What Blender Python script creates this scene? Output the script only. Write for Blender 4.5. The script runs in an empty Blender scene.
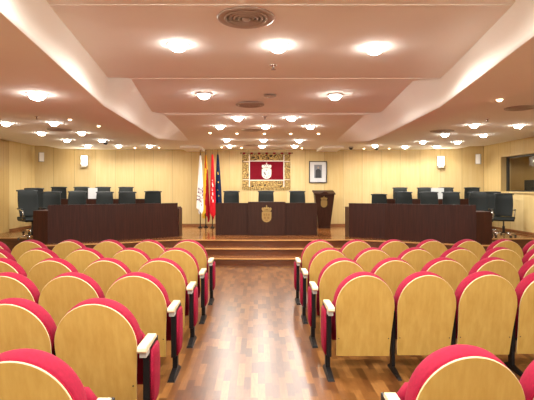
import bpy, bmesh, math, random
from mathutils import Vector, Matrix
random.seed(7)
scn = bpy.context.scene
COL = scn.collection
PI = math.pi

# ------------------------------------------------------------------ camera, world, exposure
F = 465.0           # focal length in pixels of the 534 px wide frame
CX, CY, EYE = 258.0, 189.0, 1.6
cam_d = bpy.data.cameras.new('camera'); cam = bpy.data.objects.new('camera', cam_d); COL.objects.link(cam)
cam.location = (0, 0, EYE); cam.rotation_euler = (PI/2, 0, 0)
cam_d.sensor_width = 36.0; cam_d.lens = 36.0*F/534.0
cam_d.shift_x = (267-CX)/534.0; cam_d.shift_y = -(200-CY)/534.0
cam_d.clip_start = 0.05; cam_d.clip_end = 100
scn.camera = cam
w = bpy.data.worlds.new('world'); scn.world = w; w.use_nodes = True
w.node_tree.nodes['Background'].inputs[0].default_value = (1, .9, .8, 1)
w.node_tree.nodes['Background'].inputs[1].default_value = 0.05
scn.view_settings.view_transform = 'Standard'; scn.view_settings.look = 'None'
scn.view_settings.gamma = 1.0; scn.view_settings.use_curve_mapping = False
scn.view_settings.exposure = 0.40
LIGHT = (1.0, 1.0, 0.94)
P_BIG, P_SMALL, P_SCONCE, P_REAR = 88.0, 4, 7.0, 46.0

def at(x, y, z):
    """room point at height z seen at photograph pixel (x, y)"""
    Y = (z-EYE)*F/(CY-y)
    return ((x-CX)*Y/F, Y)
def ax(x, Y): return (x-CX)*Y/F

# ------------------------------------------------------------------ materials
def mat(name, col, rough=.5, metal=0, emit=None, es=0, spec=.5, coat=0):
    m = bpy.data.materials.new(name); m.use_nodes = True
    b = m.node_tree.nodes['Principled BSDF']
    b.inputs['Base Color'].default_value = (*col, 1); b.inputs['Roughness'].default_value = rough
    b.inputs['Metallic'].default_value = metal; b.inputs['Specular IOR Level'].default_value = spec
    b.inputs['Coat Weight'].default_value = coat
    if emit: b.inputs['Emission Color'].default_value = (*emit, 1); b.inputs['Emission Strength'].default_value = es
    return m
def nd(m, t, **k):
    n = m.node_tree.nodes.new(t)
    for a, v in k.items(): setattr(n, a, v)
    return n
def ln(m, a, b): m.node_tree.links.new(a, b)
def ramp(m, fac, stops):
    r = nd(m, 'ShaderNodeValToRGB'); e = r.color_ramp.elements
    while len(e) < len(stops): e.new(.5)
    for i, (p, c) in enumerate(stops): e[i].position = p; e[i].color = (*c, 1)
    ln(m, fac, r.inputs[0]); return r.outputs[0]
def bump(m, fac, strength=.2, dist=.01):
    b = nd(m, 'ShaderNodeBump'); b.inputs['Strength'].default_value = strength; b.inputs['Distance'].default_value = dist
    ln(m, fac, b.inputs['Height']); ln(m, b.outputs[0], m.node_tree.nodes['Principled BSDF'].inputs['Normal'])
def coords(m, scale=(1,1,1), kind='Object', rot=(0,0,0)):
    t = nd(m, 'ShaderNodeTexCoord'); p = nd(m, 'ShaderNodeMapping')
    p.inputs['Scale'].default_value = scale; p.inputs['Rotation'].default_value = rot
    ln(m, t.outputs[kind], p.inputs[0]); return p.outputs[0]
def noise(m, vec, scale, detail=4, rough=.5):
    n = nd(m, 'ShaderNodeTexNoise'); n.inputs['Scale'].default_value = scale
    n.inputs['Detail'].default_value = detail; n.inputs['Roughness'].default_value = rough
    ln(m, vec, n.inputs[0]); return n.outputs[0]
def base(m, out): ln(m, out, m.node_tree.nodes['Principled BSDF'].inputs['Base Color'])
def math_(m, op, a, b=None):
    n = nd(m, 'ShaderNodeMath', operation=op)
    for i, v in enumerate((a, b)):
        if v is None: continue
        if isinstance(v, (int, float)): n.inputs[i].default_value = v
        else: ln(m, v, n.inputs[i])
    return n.outputs[0]

def wood(name, c1, c2, rough=.4, scale=(9, 9, .8), spec=.4, coat=0):
    m = mat(name, c1, rough, spec=spec, coat=coat)
    v = coords(m, scale)
    base(m, ramp(m, noise(m, v, 2.5, 6, .6), [(.32, c2), (.68, c1)]))
    return m
def veneer(name, axis, c1, c2, pitch, off=0.0, seam=.006, rough=.42):
    """tall wall panels: a tone per panel, vertical grain, dark joints; axis 0 = joints run along x"""
    m = mat(name, c1, rough, spec=.35)
    t = nd(m, 'ShaderNodeTexCoord'); s = nd(m, 'ShaderNodeSeparateXYZ'); ln(m, t.outputs['Object'], s.inputs[0])
    u = math_(m, 'DIVIDE', math_(m, 'ADD', s.outputs[axis], off), pitch)
    idx = math_(m, 'FLOOR', u)
    wn = nd(m, 'ShaderNodeTexWhiteNoise', noise_dimensions='1D'); ln(m, idx, wn.inputs['W'])
    p = nd(m, 'ShaderNodeMapping'); p.inputs['Scale'].default_value = (9, 9, .5); ln(m, t.outputs['Object'], p.inputs[0])
    g = noise(m, p.outputs[0], 2.2, 5, .6)
    mixv = math_(m, 'ADD', math_(m, 'MULTIPLY', g, .75), math_(m, 'MULTIPLY', wn.outputs[0], .25))
    c = ramp(m, mixv, [(.3, c2), (.75, c1)])
    fr = math_(m, 'FRACT', u); edge = math_(m, 'LESS_THAN', fr, seam/pitch)
    mx = nd(m, 'ShaderNodeMix', data_type='RGBA'); ln(m, edge, mx.inputs[0]); ln(m, c, mx.inputs[6])
    mx.inputs[7].default_value = (c2[0]*.4, c2[1]*.35, c2[2]*.3, 1)
    base(m, mx.outputs[2]); return m
def parquet(name, stops, pw, pl, rough, along=1, coat=0.0):
    m = mat(name, (.4,.2,.1), rough, spec=.42, coat=coat)
    t = nd(m, 'ShaderNodeTexCoord'); s = nd(m, 'ShaderNodeSeparateXYZ'); ln(m, t.outputs['Object'], s.inputs[0])
    a, b = (s.outputs[0], s.outputs[1]) if along == 1 else (s.outputs[1], s.outputs[0])
    row = math_(m, 'FLOOR', math_(m, 'DIVIDE', a, pw))
    w1 = nd(m, 'ShaderNodeTexWhiteNoise', noise_dimensions='1D'); ln(m, row, w1.inputs['W'])
    q = math_(m, 'FLOOR', math_(m, 'ADD', math_(m, 'DIVIDE', b, pl), math_(m, 'MULTIPLY', w1.outputs[0], 7.0)))
    cv = nd(m, 'ShaderNodeCombineXYZ'); ln(m, row, cv.inputs[0]); ln(m, q, cv.inputs[1])
    w2 = nd(m, 'ShaderNodeTexWhiteNoise', noise_dimensions='2D'); ln(m, cv.outputs[0], w2.inputs['Vector'])
    p = nd(m, 'ShaderNodeMapping'); p.inputs['Scale'].default_value = (14, 2, 1) if along == 1 else (2, 14, 1)
    ln(m, t.outputs['Object'], p.inputs[0])
    g = noise(m, p.outputs[0], 4, 5, .6)
    f = math_(m, 'ADD', math_(m, 'MULTIPLY', w2.outputs[0], .62), math_(m, 'MULTIPLY', g, .5))
    base(m, ramp(m, f, stops)); return m
def fabric(name, col, rough=.85, dark=.8):
    m = mat(name, col, rough, spec=.2)
    m.node_tree.nodes['Principled BSDF'].inputs['Sheen Weight'].default_value = .06
    m.node_tree.nodes['Principled BSDF'].inputs['Sheen Tint'].default_value = (*col, 1)
    v = coords(m)
    base(m, ramp(m, noise(m, v, 60, 3), [(.3, tuple(c*dark for c in col)), (.7, col)]))
    bump(m, noise(m, v, 400, 2), .15, .002); return m
def paint(name, col, rough=.9):
    m = mat(name, col, rough, spec=.15)
    v = coords(m); base(m, ramp(m, noise(m, v, 1.3, 3), [(.3, tuple(c*.97 for c in col)), (.7, col)]))
    bump(m, noise(m, v, 180, 2), .04, .002); return m

M = {}
M['ceil'] = paint('ceiling_paint', (.93, .885, .82))
M['floor'] = parquet('parquet', [(.1, (.045,.013,.003)), (.4, (.10,.033,.008)), (.7, (.16,.060,.015)), (.97, (.26,.115,.033))], .058, .24, .29)
M['dais'] = parquet('dais_parquet', [(.1, (.15,.045,.011)), (.5, (.22,.072,.017)), (.95, (.32,.12,.032))], .09, .7, .16, along=0)
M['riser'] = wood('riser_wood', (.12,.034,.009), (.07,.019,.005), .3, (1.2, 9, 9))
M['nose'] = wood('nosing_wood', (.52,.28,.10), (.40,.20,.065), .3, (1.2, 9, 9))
W1, W2 = (.68,.53,.265), (.60,.425,.175)
M['wall'] = veneer('maple_wall_back', 0, W1, W2, .58, .3)
M['wall_side'] = veneer('maple_wall_side', 1, W1, W2, .62, .1)
M['door_wood'] = veneer('darker_maple', 1, (.50,.33,.12), (.43,.27,.09), .4)
M['base'] = wood('baseboard_wood', (.30,.12,.04), (.2,.075,.025), .4, (1, 9, 9))
M['dark'] = wood('wenge', (.046,.012,.006), (.022,.006,.003), .4, (14, 14, .8), spec=.22)
M['walnut'] = wood('walnut', (.046,.015,.007), (.026,.008,.004), .42, (14, 14, .8), spec=.18)
M['beech'] = wood('beech_ply', (.50,.32,.084), (.42,.25,.056), .38, (10, 10, 1.0), spec=.4)
M['lit_ply_edge'] = wood('lit_ply_edge', (.64,.48,.28), (.56,.40,.22), .4, (9, 9, 9))  # plywood edge; its cream tone also carries the light caught by the bevel
M['arm'] = wood('pale_arm_wood', (.70,.56,.37), (.62,.47,.29), .35, (9, 3, 9))
M['red'] = fabric('crimson_fabric', (.27,.005,.027))
M['piping'] = fabric('dark_crimson', (.30,.004,.022))
M['black'] = mat('black_metal', (.006,.005,.005), .45, 0, spec=.22)
M['blackp'] = mat('black_plastic', (.018,.018,.018), .45)
M['screw'] = mat('screw', (.05,.04,.03), .4, .8)
M['leather'] = mat('green_grey_leather', (.010,.012,.011), .5, spec=.15)
bump(M['leather'], noise(M['leather'], coords(M['leather']), 90, 3), .12, .003)
M['chrome'] = mat('chrome', (.72,.72,.72), .2, 1)
M['steel'] = mat('satin_steel', (.48,.40,.34), .35, .9)
M['vent'] = mat('vent_metal', (.46,.37,.31), .4, .2)
M['ventdark'] = mat('vent_gap', (.04,.03,.025), .7)
M['trim'] = mat('white_trim', (.86,.80,.74), .5)
M['lens'] = mat('lamp_lens', (1,1,1), .5, emit=(1.0,.96,.90), es=44)
M['lens_small'] = mat('warm_lens', (1,.8,.6), .5, emit=(1.0,.72,.42), es=8)
M['sconce'] = mat('sconce_glass', (1,1,.95), .4, emit=(1.0,.93,.80), es=3.2)
M['grey'] = mat('grey_plastic', (.36,.34,.30), .5)
M['white'] = mat('white_plastic', (.85,.84,.82), .45)
M['pale_screen'] = mat('pale_screen', (.52,.53,.52), .5)
M['gold'] = mat('gilt', (.33,.21,.065), .42, .6)
M['golddark'] = mat('dark_gilt', (.25,.14,.04), .5, .5)
M['tapred'] = fabric('tapestry_red', (.17,.001,.009))
M['tapwhite'] = fabric('tapestry_ivory', (.86,.80,.70))
M['paper'] = mat('paper_white', (.66,.66,.66), .7)
M['ink'] = mat('grey_ink', (.12,.12,.13), .7)
M['portrait'] = mat('portrait_dark', (.035,.038,.045), .6)
M['mid'] = mat('portrait_mid', (.20,.21,.23), .6)
M['skin'] = mat('portrait_skin', (.42,.30,.24), .6)
M['glass'] = mat('glass', (.9,.9,.85), .02); M['glass'].node_tree.nodes['Principled BSDF'].inputs['Transmission Weight'].default_value = 1.0
M['glass'].node_tree.nodes['Principled BSDF'].inputs['IOR'].default_value = 1.1
M['fl_white'] = fabric('flag_white', (.86,.84,.80), dark=.95)
M['fl_purple'] = fabric('flag_purple', (.10,.02,.07))
M['fl_yellow'] = fabric('flag_yellow', (.90,.55,.04), dark=.9)
M['fl_red'] = fabric('flag_red', (.60,.010,.018), dark=.9)
M['fl_dred'] = fabric('flag_deep_red', (.42,.01,.02), dark=.9)
M['fl_blue'] = fabric('flag_blue', (.005,.013,.045), dark=.9)
M['tapgold'] = mat('tapestry_gold', (.6,.4,.15), .8)
def _tap():
    m = M['tapgold']; v = coords(m)
    vo = nd(m, 'ShaderNodeTexVoronoi', feature='DISTANCE_TO_EDGE'); vo.inputs['Scale'].default_value = 8.5
    ln(m, v, vo.inputs[0])
    n = noise(m, v, 22, 4, .7)
    f = math_(m, 'ADD', math_(m, 'MULTIPLY', vo.outputs[0], 1.5), math_(m, 'MULTIPLY', n, .45))
    base(m, ramp(m, f, [(.22, (.55,.38,.13)), (.34, (.42,.25,.06)), (.43, (.03,.017,.006)), (.55, (.05,.025,.01)), (.62, (.55,.37,.12))]))
_tap()

# ------------------------------------------------------------------ mesh helpers
def obj(name, bm, m, parent=None, smooth=False, bevel=0, mats=None):
    bmesh.ops.recalc_face_normals(bm, faces=bm.faces)
    me = bpy.data.meshes.new(name); bm.to_mesh(me); bm.free()
    for k in (mats or [m]): me.materials.append(M[k] if isinstance(k, str) else k)
    if smooth:
        for p in me.polygons: p.use_smooth = True
    o = bpy.data.objects.new(name, me); COL.objects.link(o)
    if parent: o.parent = parent
    if bevel:
        b = o.modifiers.new('bevel', 'BEVEL'); b.width = bevel; b.segments = 2; b.limit_method = 'ANGLE'
    return o
def tag(o, label=None, cat=None, group=None, kind=None):
    if label: o['label'] = label
    if cat: o['category'] = cat
    if group: o['group'] = group
    if kind: o['kind'] = kind
    return o
def empty(name, loc, rz=0, label=None, cat=None, group=None):
    o = bpy.data.objects.new(name, None); COL.objects.link(o); o.empty_display_size = .1
    o.location = loc; o.rotation_euler = (0, 0, rz); return tag(o, label, cat, group)
def struct(name, bm, m, parent=None, **k):
    o = obj(name, bm, m, parent, **k); o['kind'] = 'structure'; return o
def copy_tree(o, parent=None):
    c = o.copy(); COL.objects.link(c)
    if parent: c.parent = parent
    for ch in list(o.children): copy_tree(ch, c)
    return c
def box(bm, x0, x1, y0, y1, z0, z1, mi=0, mx=None):
    vs = [Vector((x, y, z)) for z in (z0, z1) for y in (y0, y1) for x in (x0, x1)]
    if mx is not None: vs = [mx @ v for v in vs]
    v = [bm.verts.new(p) for p in vs]
    for f in ((0,2,3,1), (4,5,7,6), (0,1,5,4), (2,6,7,3), (0,4,6,2), (1,3,7,5)):
        fc = bm.faces.new([v[i] for i in f]); fc.material_index = mi
    return v
def B(*a, **k): bm = bmesh.new(); box(bm, *a, **k); return bm
def prism(bm, pts, z0, z1, mi=0):
    lo = [bm.verts.new((x, y, z0)) for x, y in pts]; hi = [bm.verts.new((x, y, z1)) for x, y in pts]
    n = len(pts)
    bm.faces.new(lo[::-1]).material_index = mi; bm.faces.new(hi).material_index = mi
    for i in range(n): bm.faces.new((lo[i], lo[(i+1) % n], hi[(i+1) % n], hi[i])).material_index = mi
def lathe(bm, prof, seg=24, c=(0,0,0), axis='z', mi=0, smooth=True):
    rings = []
    for r, h in prof:
        ring = []
        for i in range(seg):
            a = 2*PI*i/seg; p = (r*math.cos(a), r*math.sin(a), h)
            if axis == 'y': p = (p[0], h, p[1])
            if axis == 'x': p = (h, p[0], p[1])
            ring.append(bm.verts.new((p[0]+c[0], p[1]+c[1], p[2]+c[2])))
        rings.append(ring)
    for a, b in zip(rings, rings[1:]):
        for i in range(seg):
            f = bm.faces.new((a[i], a[(i+1) % seg], b[(i+1) % seg], b[i])); f.smooth = smooth; f.material_index = mi
    for r in (rings[0], rings[-1]):
        bm.faces.new(r).material_index = mi
    return bm
def tube(bm, pts, r, seg=8, mi=0):
    pts = [Vector(p) for p in pts]; rings = []
    for i, p in enumerate(pts):
        d = (pts[min(i+1, len(pts)-1)] - pts[max(i-1, 0)]).normalized()
        up = Vector((0,0,1)) if abs(d.z) < .9 else Vector((1,0,0))
        s = d.cross(up).normalized(); t = s.cross(d)
        rings.append([bm.verts.new(p + r*(math.cos(2*PI*k/seg)*s + math.sin(2*PI*k/seg)*t)) for k in range(seg)])
    for a, b in zip(rings, rings[1:]):
        for i in range(seg):
            f = bm.faces.new((a[i], a[(i+1) % seg], b[(i+1) % seg], b[i])); f.smooth = True; f.material_index = mi
    bm.faces.new(rings[0]).material_index = mi; bm.faces.new(rings[-1][::-1]).material_index = mi
    return bm
def poly_xz(bm, pts, y0, y1, mi=0):
    """outline in x,z given depth along y"""
    a = [bm.verts.new((x, y0, z)) for x, z in pts]; b = [bm.verts.new((x, y1, z)) for x, z in pts]
    n = len(pts); bm.faces.new(a).material_index = mi; bm.faces.new(b[::-1]).material_index = mi
    for i in range(n): bm.faces.new((a[i], b[i], b[(i+1) % n], a[(i+1) % n])).material_index = mi

# ------------------------------------------------------------------ the setting: floor, dais, walls
XW, YB, YR = 6.6, 14.2, -2.6       # side walls, back wall, wall behind the camera
ZC, DZ, TZ = 2.80, .47, .60        # rear ceiling, dais top, tier under the back desks
struct('floor', B(-XW, XW, YR, YB+.1, -.1, 0), 'floor')
edge = [(-XW,10.82), (-4.85,10.75), (-4.8,9.34), (-4.2,9.36), (-3.4,9.62), (-2.8,9.9), (-2.3,10.2), (-1.7,10.42), (-.8,10.36), (.2,10.32), (1.2,10.36),
        (2.1,10.42), (2.6,10.2), (3.2,9.92), (3.8,9.62), (4.5,9.36), (5.0,9.34), (5.05,10.62), (XW,10.62)]
def offset(pts, d): return [(x, y-d) for x, y in pts]
def slab(pts, yb): return pts + [(pts[-1][0], yb), (pts[0][0], yb)]
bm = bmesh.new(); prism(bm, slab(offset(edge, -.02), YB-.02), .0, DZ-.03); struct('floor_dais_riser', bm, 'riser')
bm = bmesh.new(); prism(bm, slab(edge, YB-.02), DZ-.03, DZ); fd = struct('floor_dais', bm, 'dais')
def strip(bm, pts, w_, z0, z1):
    out = pts + [(x, y+w_) for x, y in reversed(pts)]
    for i in range(len(pts)-1):
        a, b = pts[i], pts[i+1]
        prism(bm, [a, b, (b[0], b[1]+w_), (a[0], a[1]+w_)], z0, z1)
bm = bmesh.new(); strip(bm, offset(edge, .012), .03, DZ-.022, DZ+.001); struct('trim_1', bm, 'nose')
for k, (dep, zt, nm) in enumerate(((.34, .315, 'floor_step'), (.64, .158, 'floor_step_lower'))):
    n = 13; pts = []
    x0, x1 = -2.2, 2.6
    for i in range(n):
        x = x0+(x1-x0)*i/(n-1); bow = .10*(k+1)*(1-((x-.2)/2.4)**2)
        pts.append((x, 10.42-dep-bow+.06))
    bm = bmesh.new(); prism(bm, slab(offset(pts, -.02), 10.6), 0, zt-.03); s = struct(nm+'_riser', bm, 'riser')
    bm = bmesh.new(); prism(bm, slab(pts, 10.6), zt-.03, zt); struct(nm, bm, 'dais')
    bm = bmesh.new(); strip(bm, offset(pts, .012), .03, zt-.022, zt+.001); struct('trim_%d' % (k+2), bm, 'nose')
for s, a, e in ((-1, 2.75, 5.98), (1, 3.1, 6.2)):
    bm = bmesh.new(); x0, x1 = sorted((s*a, s*e))
    box(bm, x0, x1, 12.26, YB-.45, DZ, TZ); struct('floor_tier', bm, 'dais')

def wall_poly(name, pts, z0, z1, m, t=.12):
    """vertical wall pieces following a plan polyline"""
    bm = bmesh.new()
    for (xa, ya), (xb, yb) in zip(pts, pts[1:]):
        d = Vector((xb-xa, yb-ya)).normalized(); nx, ny = -d.y*t, d.x*t
        prism(bm, [(xa, ya), (xb, yb), (xb+nx, yb+ny), (xa+nx, ya+ny)], z0, z1)
    return struct(name, bm, m)
BX = 4.5
wall_poly('wall_back', [(XW+.1, 13.73), (BX+.1, YB), (-BX, YB), (-XW, 13.75)][::-1], 0, 2.95, 'wall')
bm = bmesh.new(); box(bm, -XW-.12, -XW, YR, 14.0, 0, 2.95); struct('wall_left', bm, 'wall_side')
WY0, WY1, WZ0, WZ1 = 9.6, 12.78, 1.52, 2.49
bm = bmesh.new(); X0 = XW+.09; XT = XW+.35
XRW = 6.68
box(bm, XRW, XT, YR, WY0, 0, 2.95); box(bm, XRW, XT, WY1, 14.2, 0, 2.95)
box(bm, XRW, XT, WY0, WY1, 0, WZ0); box(bm, XRW, XT, WY0, WY1, WZ1, 2.95)
struct('wall_right', bm, 'wall_side')
struct('wall_rear', B(-XW-.1, XT, YR-.12, YR, 0, 2.95), 'ceil')  # unseen wall, coloured pale so it bounces light onto the ceiling
# window into the control booth
bm = bmesh.new()
box(bm, XRW-.02, XRW+.2, WY1-.025, WY1+.03, WZ0-.02, WZ1+.03); box(bm, XRW-.02, XRW+.2, WY0-.03, WY0+.025, WZ0-.02, WZ1+.03)
box(bm, XRW-.02, XRW+.2, WY0, WY1-.025, WZ1-.02, WZ1+.03)
box(bm, XRW-.05, XRW+.2, WY0, WY1-.025, WZ0-.03, WZ0+.012)
wn = struct('window_1', bm, 'wall_side')
bm = bmesh.new()
for ya, yb_ in ((WY1-.13, WY1-.03), (10.95, 11.05), (WY0+.03, WY0+.1)): box(bm, XRW+.13, XRW+.17, ya, yb_, WZ0+.01, WZ1-.02)
box(bm, XRW+.13, XRW+.17, WY0+.03, WY1-.03, WZ0+.01, WZ0+.04); box(bm, XRW+.13, XRW+.17, WY0+.03, WY1-.03, WZ1-.06, WZ1-.02)
obj('window_frame', bm, 'blackp', wn)
obj('pane', B(XRW+.145, XRW+.152, WY0+.05, WY1-.05, WZ0+.03, WZ1-.04), 'glass', wn)
bm = bmesh.new()
box(bm, XT+.02, 8.9, 13.3, 13.4, 0, 2.7); box(bm, 8.8, 8.9, 8.9, 13.4, 0, 2.7); box(bm, XT, 8.9, 8.9, 9.0, 0, 2.7)
box(bm, XT, 8.9, 8.9, 13.4, 2.7, 2.75); box(bm, XT, 8.9, 8.9, 13.4, .4, .47)
struct('wall_booth', bm, 'door_wood')
# door leaf on the left wall, nearer than the first joint
d1 = struct('door_1', B(-XW, -XW+.03, 11.1, 12.28, DZ, 2.2), 'door_wood')
bm = bmesh.new(); box(bm, -XW, -XW+.03, 11.1, 12.28, 2.2, 2.86); struct('door_1_overpanel', bm, 'door_wood')
bm = bmesh.new(); tube(bm, [(-XW+.07, 11.2, 1.45), (-XW+.07, 11.33, 1.45)], .011); box(bm, -XW+.028, -XW+.075, 11.19, 11.21, 1.44, 1.46)
obj('door_handle', bm, 'steel', d1)
def bb(name, pts):
    bm = bmesh.new()
    for (xa, ya), (xb, yb) in zip(pts, pts[1:]):
        d = Vector((xb-xa, yb-ya)).normalized(); nx, ny = d.y*.02, -d.x*.02
        prism(bm, [(xa, ya), (xb, yb), (xb+nx, yb+ny), (xa+nx, ya+ny)], DZ, DZ+.07)
    struct(name, bm, 'base')
bb('baseboard_back', [(-XW, 13.75), (-BX, YB), (BX+.1, YB), (XW, 13.75)])
struct('baseboard_left', B(-XW, -XW+.02, 12.3, 13.7, DZ, DZ+.07), 'base')
struct('baseboard_right', B(XRW-.02, XRW, 10.7, 13.7, DZ, DZ+.07), 'base')

# ------------------------------------------------------------------ ceiling
ZP = (2.847, 2.84, 2.833, 2.80)
S1 = at(258, 3, 2.855)[1]; S2 = at(258, 79, 2.83)[1]; S3 = at(258, 114.3, 2.81)[1]
bm = bmesh.new()
TOP = 3.0
box(bm, -2.4, 2.6, YR, S1, ZP[0], TOP); box(bm, -2.4, 2.6, S1, S2, ZP[1], TOP); box(bm, -2.4, 2.6, S2, S3, ZP[2], TOP)
box(bm, -5.9, 5.95, S3, YB+.05, ZP[3], TOP)
box(bm, -5.9, -2.4, YR, S3, ZP[3], TOP); box(bm, 2.6, 5.95, YR, S3, ZP[3], TOP)
box(bm, -XW, -5.9, YR, 14.1, 2.88, TOP); box(bm, 5.95, XT, YR, 14.1, 2.87, TOP)
struct('ceiling', bm, 'ceil')
def cove(name, st, zl, outer, tip_up):
    """st: stations (lower x,y), (upper x,y,z); curved inner face, flat underside out to the outer line"""
    bm = bmesh.new(); K = 8; cols = []
    for (lx, ly), (ux, uy, uz) in st:
        col = []
        for k in range(K+1):
            t = k/K; h = t; s = t**1.15
            col.append(bm.verts.new((lx+(ux-lx)*s, ly+(uy-ly)*s, zl+(uz-zl)*h)))
        cols.append(col)
    T = bm.verts.new(tip_up)
    for a, b in zip(cols, cols[1:]):
        for k in range(K): bm.faces.new((a[k], b[k], b[k+1], a[k+1])).smooth = True
    for k in range(K): bm.faces.new((cols[-1][k], T, cols[-1][k+1])).smooth = True
    o = [bm.verts.new((x, y, zl)) for x, y in outer]
    u = [bm.verts.new((x, y, 2.87)) for x, y in outer]
    low = [c[0] for c in cols]
    bm.faces.new(low + o)
    for i in range(len(o)-1): bm.faces.new((o[i], o[i+1], u[i+1], u[i]))
    far = o[0]
    side = bm.verts.new((outer[0][0], outer[0][1]+2.0, 2.81))
    bm.faces.new((low[-1], T, far)); bm.faces.new((far, T, u[0]))
    return struct(name, bm, 'ceil')
def up(x, y, z): X, Y = at(x, y, z); return (X, Y, z+.012)
def lo(x, y): return at(x, y, 2.5)
Lu1, Lu2, Lu3, Lu4 = up(45, 0, 2.84), up(108, 77.5, 2.84), up(131, 80, 2.82), up(152, 112.5, 2.82)
Lu5, Lu6 = up(165, 115, 2.80), up(188, 139, 2.80)
def lerp(a, b, Y): t = (Y-a[1])/(b[1]-a[1]); return (a[0]+(b[0]-a[0])*t, Y)
A, Bp, C_ = lo(0, 12), lo(104, 106), lo(158, 139)
st = [((-1.05, YR), (-1.05, YR, 2.88)), ((-1.05, 0), (-1.05, 0, 2.88)), (A, (-1.31, A[1], 2.88)), (lerp(A, Bp, Lu1[1]), Lu1), (lerp(A, Bp, 4.9), (-1.63, 4.9, 2.85)),
      (Bp, Lu2), (lerp(Bp, C_, 5.35), Lu3), (lerp(Bp, C_, 6.4), ((Lu3[0]+Lu4[0])/2, (Lu3[1]+Lu4[1])/2, 2.83)), (lerp(Bp, C_, 7.4), Lu4), (lerp(Bp, C_, 7.65), Lu5), (C_, (-1.56, 9.0, 2.81))]
X_, Y_ = at(190, 141.6, 2.80)
cove('ceiling_soffit_left', st, 2.5, [lo(115, 130), lo(72, 113), (-XW, lo(72, 113)[1]), (-XW, YR)], (X_, Y_, 2.80))
Ru1, Ru2, Ru3, Ru4 = up(514, 4, 2.84), up(440, 78.5, 2.84), up(413, 82, 2.82), up(381, 113, 2.82)
Ru5, Ru6 = up(364, 115, 2.80), up(336, 141, 2.80)
A, Bp, C_ = lo(534, 36), lo(440, 107), lo(370, 142.3)
st = [((1.2, YR), (1.2, YR, 2.88)), ((1.2, 0), (1.2, 0, 2.88)), (A, (1.64, A[1], 2.88)), (lerp(A, Bp, Ru1[1]), Ru1), (lerp(A, Bp, 4.8), (1.99, 4.8, 2.85)),
      (Bp, Ru2), (lerp(Bp, C_, 5.4), Ru3), (lerp(Bp, C_, 6.5), ((Ru3[0]+Ru4[0])/2, (Ru3[1]+Ru4[1])/2, 2.83)), (lerp(Bp, C_, 7.4), Ru4), (lerp(Bp, C_, 7.7), Ru5), (C_, (1.82, 9.6, 2.81))]
X_, Y_ = at(334, 142.6, 2.80)
cove('ceiling_soffit_right', st, 2.5, [lo(400, 130), lo(440, 121), lo(475, 108.5), lo(500, 100), (2.5, 3.2), (2.5, YR)], (X_, Y_, 2.80))
for xa, xb in ((183, 202), (320, 341)):
    struct('ceiling_bulkhead', B(ax(xa, 13.4), ax(xb, 13.4), 12.9, 14.18, 2.735, 2.80), 'ceil')

# ------------------------------------------------------------------ lamps in the ceiling
def make_downlight(r, lens, power, spot=None):
    root = empty('downlight', (0,0,0))
    bm = bmesh.new(); lathe(bm, [(r*.86, -.003), (r*1.12, -.004), (r*1.16, .0), (r*1.16, .004), (r*.86, .004)], 28)
    obj('trim_ring', bm, 'trim', root)
    bm = bmesh.new(); lathe(bm, [(.001, -r*.70), (r*.35, -r*.66), (r*.64, -r*.5), (r*.82, -r*.25), (r*.86, .0)], 28)
    obj('lens', bm, lens, root)
    ld = bpy.data.lights.new('lamp_light', 'SPOT'); ld.shadow_soft_size = r*.8; ld.energy = power; ld.color = LIGHT
    ld.spot_size = math.radians(175); ld.spot_blend = .4
    lo_ = bpy.data.objects.new('lamp_light', ld); COL.objects.link(lo_); lo_.parent = root; lo_.location = (0, 0, -r*.70-.015)
    return root
def protos():
    a = make_downlight(.088, 'lens', P_BIG); b = make_downlight(.035, 'lens_small', P_SMALL)
    [c for c in b.children if c.type == 'LIGHT'][0].data.color = (1.0, .72, .45)
    c = make_downlight(.088, 'lens', P_REAR)
    return a, b, c
big, small, dim = protos(); used = {id(big): False, id(small): False, id(dim): False}
def downlight(proto, X, Y, z, label, group):
    if not used[id(proto)]: o = proto; used[id(proto)] = True
    else: o = copy_tree(proto)
    o.location = (X, Y, z); tag(o, label, 'ceiling light', group); return o
def DL(x, y, z, label, group='large round downlights', proto=big):
    X, Y = at(x, y, z)
    if proto is big and Y > 8.2: proto = dim
    downlight(proto, X, Y, z, label, group)
bay = 'of the three in the ceiling bay nearest the camera'
DL(178, 44.5, 2.84, 'bright round downlight, leftmost '+bay); DL(278, 45.5, 2.84, 'bright round downlight, middle one '+bay); DL(374.5, 47.5, 2.84, 'bright round downlight, rightmost '+bay)
DL(204, 94.5, 2.82, 'round downlight on the left in the second ceiling bay'); DL(335, 95.5, 2.82, 'round downlight on the right in the second ceiling bay')
DL(238, 117.5, 2.80, 'round downlight left of the small sprinkler, behind the round vent'); DL(291.5, 117.5, 2.80, 'round downlight right of the small sprinkler, behind the round vent')
DL(220, 126, 2.80, 'round downlight, leftmost of three in a row beyond the vent'); DL(265.4, 126, 2.80, 'round downlight, middle of three in a row beyond the vent'); DL(310.4, 126, 2.80, 'round downlight, rightmost of three in a row beyond the vent')
DL(226.8, 139.5, 2.80, 'round downlight, left one of the second-last row before the tapestry'); DL(263.4, 139.8, 2.80, 'round downlight, middle one of the second-last row before the tapestry'); DL(299, 140.2, 2.80, 'round downlight, right one of the second-last row before the tapestry')
DL(229.6, 145.6, 2.80, 'round downlight near the back wall, between flags and tapestry'); DL(262.2, 146, 2.80, 'round downlight nearest the back wall above the tapestry'); DL(294.6, 145.8, 2.80, 'round downlight near the back wall, between tapestry and portrait')
gl, gr = 'downlights over the left side', 'downlights over the right side'
DL(37, 94, 2.5, 'round downlight alone in the lowered left ceiling panel', gl)
DL(6, 123, 2.8, 'round downlight at the far left edge of the picture', gl)
DL(54, 122.7, 2.8, 'round downlight just in front of the left ceiling vent', gl)
DL(41.5, 132.8, 2.8, 'round downlight just left of and behind the left vent', gl)
DL(81.7, 132.6, 2.8, 'round downlight to the right of the left ceiling vent', gl)
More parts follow.
